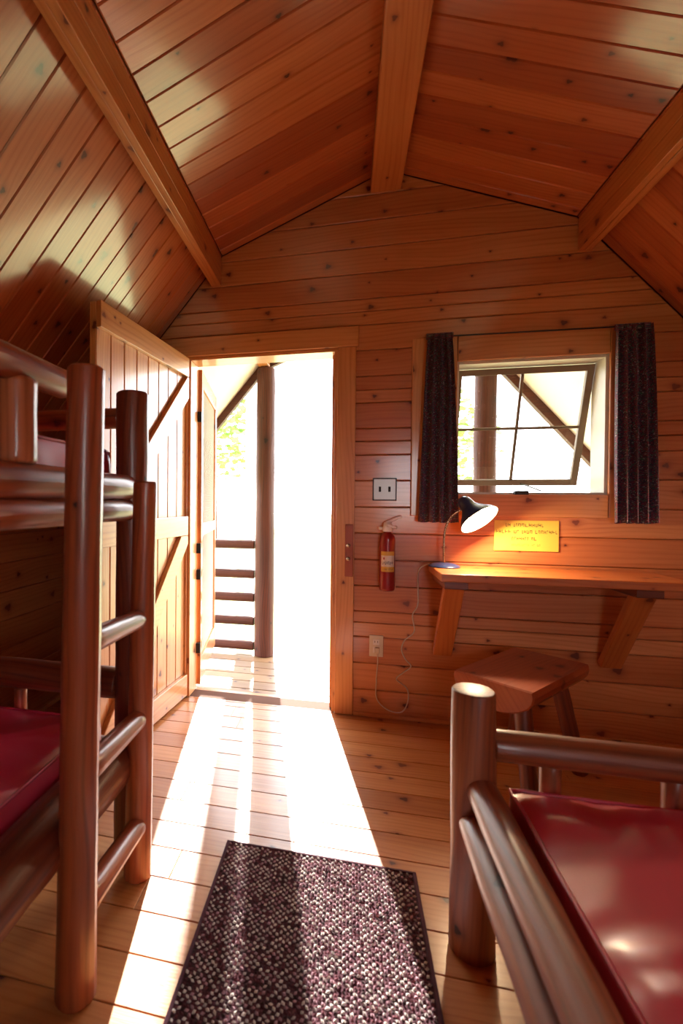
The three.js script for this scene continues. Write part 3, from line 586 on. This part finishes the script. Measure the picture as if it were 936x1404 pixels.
// ------------------------------------------------------------ curtains
const curtTex = dataTex(512, 512, (u, v, c) => {
  const n = pn(u * 90, v * 90, 90, 90, 21), m = pn(u * 90, v * 90, 90, 90, 22), s = pn(u * 256, v * 256, 256, 256, 23);
  let k = [70, 58, 80]; if (n > 0.62) k = [124, 62, 82]; else if (m > 0.68) k = [78, 108, 100]; else if (n < 0.2) k = [168, 150, 158];
  for (let q = 0; q < 3; q++) c[q] = k[q] * (0.75 + 0.5 * s);
});
curtTex.repeat.set(1.7, 3.1);
const cloth = new THREE.MeshStandardMaterial({ map: curtTex, roughness: 0.9, color: '#ffffff' });
function curtain(label, xt0, xt1, xb0, xb1, y1, y0, folds, ph) {
  const t = thing('curtain', label, 'curtain', { group: 'window curtains' }), nu = 70, nv = 40, pos = [], uv = [], idx = [];
  const P = (i, j, s) => {
    const u = i / nu, v = j / nv, y = y1 + (y0 - y1) * v; const e = Math.pow(v, 0.7), x0 = xt0 + (xb0 - xt0) * e, x1 = xt1 + (xb1 - xt1) * e;
    const w = Math.sin(u * folds * 6.283 + ph + 0.5 * Math.sin(v * 3 + u * 5)), amp = 0.020 + 0.010 * v;
    return [x0 + (x1 - x0) * u + 0.006 * Math.cos(u * folds * 6.283 + ph), y + (j === nv ? 0.004 * w : 0), 0.058 + amp * w + s * 0.0012];
  };
  for (const s of [1, -1]) { const o = pos.length / 3; for (let j = 0; j <= nv; j++) for (let i = 0; i <= nu; i++) { pos.push(...P(i, j, s)); uv.push(i / nu * 0.55, j / nv * 0.97); }
    for (let j = 0; j < nv; j++) for (let i = 0; i < nu; i++) { const a = o + j * (nu + 1) + i, b = a + 1, c = a + nu + 1, d = c + 1; s > 0 ? idx.push(a, c, b, b, c, d) : idx.push(a, b, c, b, d, c); } }
  const g = new THREE.BufferGeometry(); g.setAttribute('position', new THREE.Float32BufferAttribute(pos, 3)); g.setAttribute('uv', new THREE.Float32BufferAttribute(uv, 2)); g.setIndex(idx); g.computeVertexNormals(); part('drape', g, cloth, t);
  const hd = part('heading', beam(xt1 - xt0 + 0.006, 0.03, 0.012, 0.003), cloth, t); hd.position.set((xt0 + xt1) / 2, y1 - 0.006, 0.052);
}
curtain('dark speckled curtain hanging on the left of the window', 0.392, 0.515, 0.352, 0.562, 2.0, 1.05, 4.5, 0.4);
curtain('dark speckled curtain hanging on the right of the window', 1.225, 1.365, 1.23, 1.398, 1.985, 1.06, 4, 1.7);
const rod = thing('curtain_rod', 'thin dark curtain rod across the top of the window', 'rod');
log('rod', rod, M.black, [0.39, 1.992, 0.05], [1.365, 1.982, 0.05], 0.004, 0.004, { seg: 3, rad: 8, cut: 0.001 });
for (const x of [0.42, 1.34]) { const b = part('bracket', beam(0.012, 0.02, 0.036, 0.002), M.black, rod); b.position.set(x, 1.986, 0.037); }

// ------------------------------------------------------------ sign, switch, outlet, extinguisher
function canvasMat(w, h, draw, o = {}) { const c = document.createElement('canvas'); c.width = w; c.height = h; draw(c.getContext('2d'), w, h); const t = new THREE.CanvasTexture(c); t.colorSpace = THREE.SRGBColorSpace; return new THREE.MeshStandardMaterial({ map: t, roughness: o.rough ?? 0.5 }); }
function scribble(g, x, y, w, h) {               // a line of print too blurred to read: strokes of letter size
  let p = x; while (p < x + w) { const lw = h * rr(0.35, 0.75); if (rnd() < 0.14) { p += h * 0.6; continue; } g.fillRect(p, y + (rnd() < 0.3 ? h * 0.15 : 0), lw * 0.28, h * rr(0.75, 1)); g.fillRect(p, y + h * pick([0, 0.4, 0.8]), lw, h * 0.22); if (rnd() < 0.6) g.fillRect(p + lw * 0.72, y + h * 0.1, lw * 0.28, h * 0.85); p += lw + h * 0.22; }
}
const sign = thing('wall_sign', 'small yellow notice with dark print on the wall above the shelf', 'sign', { pos: [0.876, 0.987, 0.001] });
{ const p = part('plate', beam(0.29, 0.153, 0.003, 0.001), new THREE.MeshStandardMaterial({ color: '#e8cc50', roughness: 0.5 }), sign); p.position.z = 0.0016;
  const f = part('print', new THREE.PlaneGeometry(0.288, 0.151), canvasMat(512, 268, (g, w, h) => { g.fillStyle = '#ecd058'; g.fillRect(0, 0, w, h); g.fillStyle = '#6a5020'; scribble(g, 90, 24, 320, 30); scribble(g, 14, 84, 480, 30); scribble(g, 140, 146, 215, 28); g.fillStyle = '#d9a03a'; scribble(g, 140, 206, 230, 20); }), sign); f.position.z = 0.0036; }
const sw = thing('light_switch', 'double toggle light switch plate beside the door casing', 'switch', { pos: [0.198, 1.218, 0.0005] });
{ const fr = part('edge', beam(0.122, 0.120, 0.006, 0.002), M.black, sw); fr.position.z = 0.003;
  const p = part('plate', beam(0.112, 0.11, 0.006, 0.003), new THREE.MeshStandardMaterial({ color: '#b9bcbe', roughness: 0.35, metalness: 0.3 }), sw); p.position.z = 0.0068;
  for (const x of [-0.024, 0.024]) { const s = part('slot', beam(0.012, 0.028, 0.002, 0.0006), M.black, sw); s.position.set(x, 0, 0.0106); const t = part('toggle', beam(0.008, 0.012, 0.014, 0.002), M.black, sw); t.position.set(x, 0.004, 0.016); t.rotation.x = -0.5; } }
const outlet = thing('wall_outlet', 'ivory wall outlet with a cord plugged in low on the wall', 'outlet', { pos: [0.164, 0.382, 0.0005] });
{ const p = part('plate', beam(0.072, 0.114, 0.006, 0.002), M.ivory, outlet); p.position.z = 0.003;
  for (const y of [0.021, -0.021]) { const r = part('socket', beam(0.034, 0.03, 0.003, 0.001), M.white, outlet); r.position.set(0, y, 0.0058);
    if (y > 0) for (const x of [-0.007, 0.007]) { const s = part('slot', beam(0.003, 0.010, 0.001, 0.0003), M.black, r); s.position.set(x, 0.002, 0.0016); } } }
const ext = thing('fire_extinguisher', 'small red fire extinguisher hung on the wall by the door casing', 'extinguisher', { pos: [0.212, 0.688, 0.045] });
{
  const red = new THREE.MeshPhysicalMaterial({ color: '#8a1420', roughness: 0.3, clearcoat: 0.6, clearcoatRoughness: 0.15 });
  part('cylinder', lathe([[0, 0], [0.032, 0.001], [0.037, 0.006], [0.039, 0.014], [0.039, 0.26], [0.036, 0.282], [0.028, 0.297], [0.018, 0.305], [0.018, 0.318], [0, 0.318]], 36), red, ext);
  const lab = part('label', new THREE.CylinderGeometry(0.0394, 0.0394, 0.105, 36, 1, true, -0.95, 1.9), canvasMat(256, 220, (g, w, h) => { g.fillStyle = '#e6dfd2'; g.fillRect(0, 0, w, h); g.fillStyle = '#d9ad4a'; g.fillRect(0, 0, w, 44); g.fillRect(0, 166, w, 54); g.fillStyle = '#b5383a'; g.beginPath(); g.arc(60, 76, 14, 0, 7); g.fill(); g.fillStyle = '#5a5a70'; scribble(g, 30, 104, 190, 36); g.fillStyle = '#8a6a3a'; scribble(g, 40, 182, 170, 20); }), ext, 'yellow and white label'); lab.position.y = 0.155;
  const v = part('valve', lathe([[0.019, 0.308], [0.026, 0.311], [0.026, 0.328], [0.022, 0.334], [0.02, 0.358], [0, 0.36]], 24), M.white, ext);
  const nz = part('nozzle', lathe([[0, 0], [0.007, 0.001], [0.009, 0.03], [0.007, 0.034], [0, 0.034]], 16), M.white, ext); nz.rotation.z = Math.PI / 2; nz.position.set(-0.012, 0.325, 0);
  const h1 = part('carry_handle', beam(0.02, 0.014, 0.06, 0.004), M.white, ext); h1.rotation.y = -Math.PI / 2 + 0.35; h1.position.set(0.018, 0.337, 0.006); h1.rotation.order = 'YXZ'; h1.rotation.x = -0.25;
  const lv = part('lever', beam(0.024, 0.016, 0.085, 0.005), M.white, ext); lv.rotation.order = 'YXZ'; lv.rotation.y = Math.PI / 2; lv.rotation.x = -0.42; lv.position.set(0.03, 0.372, 0);
  const br = part('wall_bracket', beam(0.03, 0.2, 0.005, 0.001), M.black, ext); br.position.set(0, 0.17, -0.0415);
}

scene.traverse(o => { if (o.isMesh) { o.castShadow = true; o.receiveShadow = true; } });
renderer.render(scene, camera);
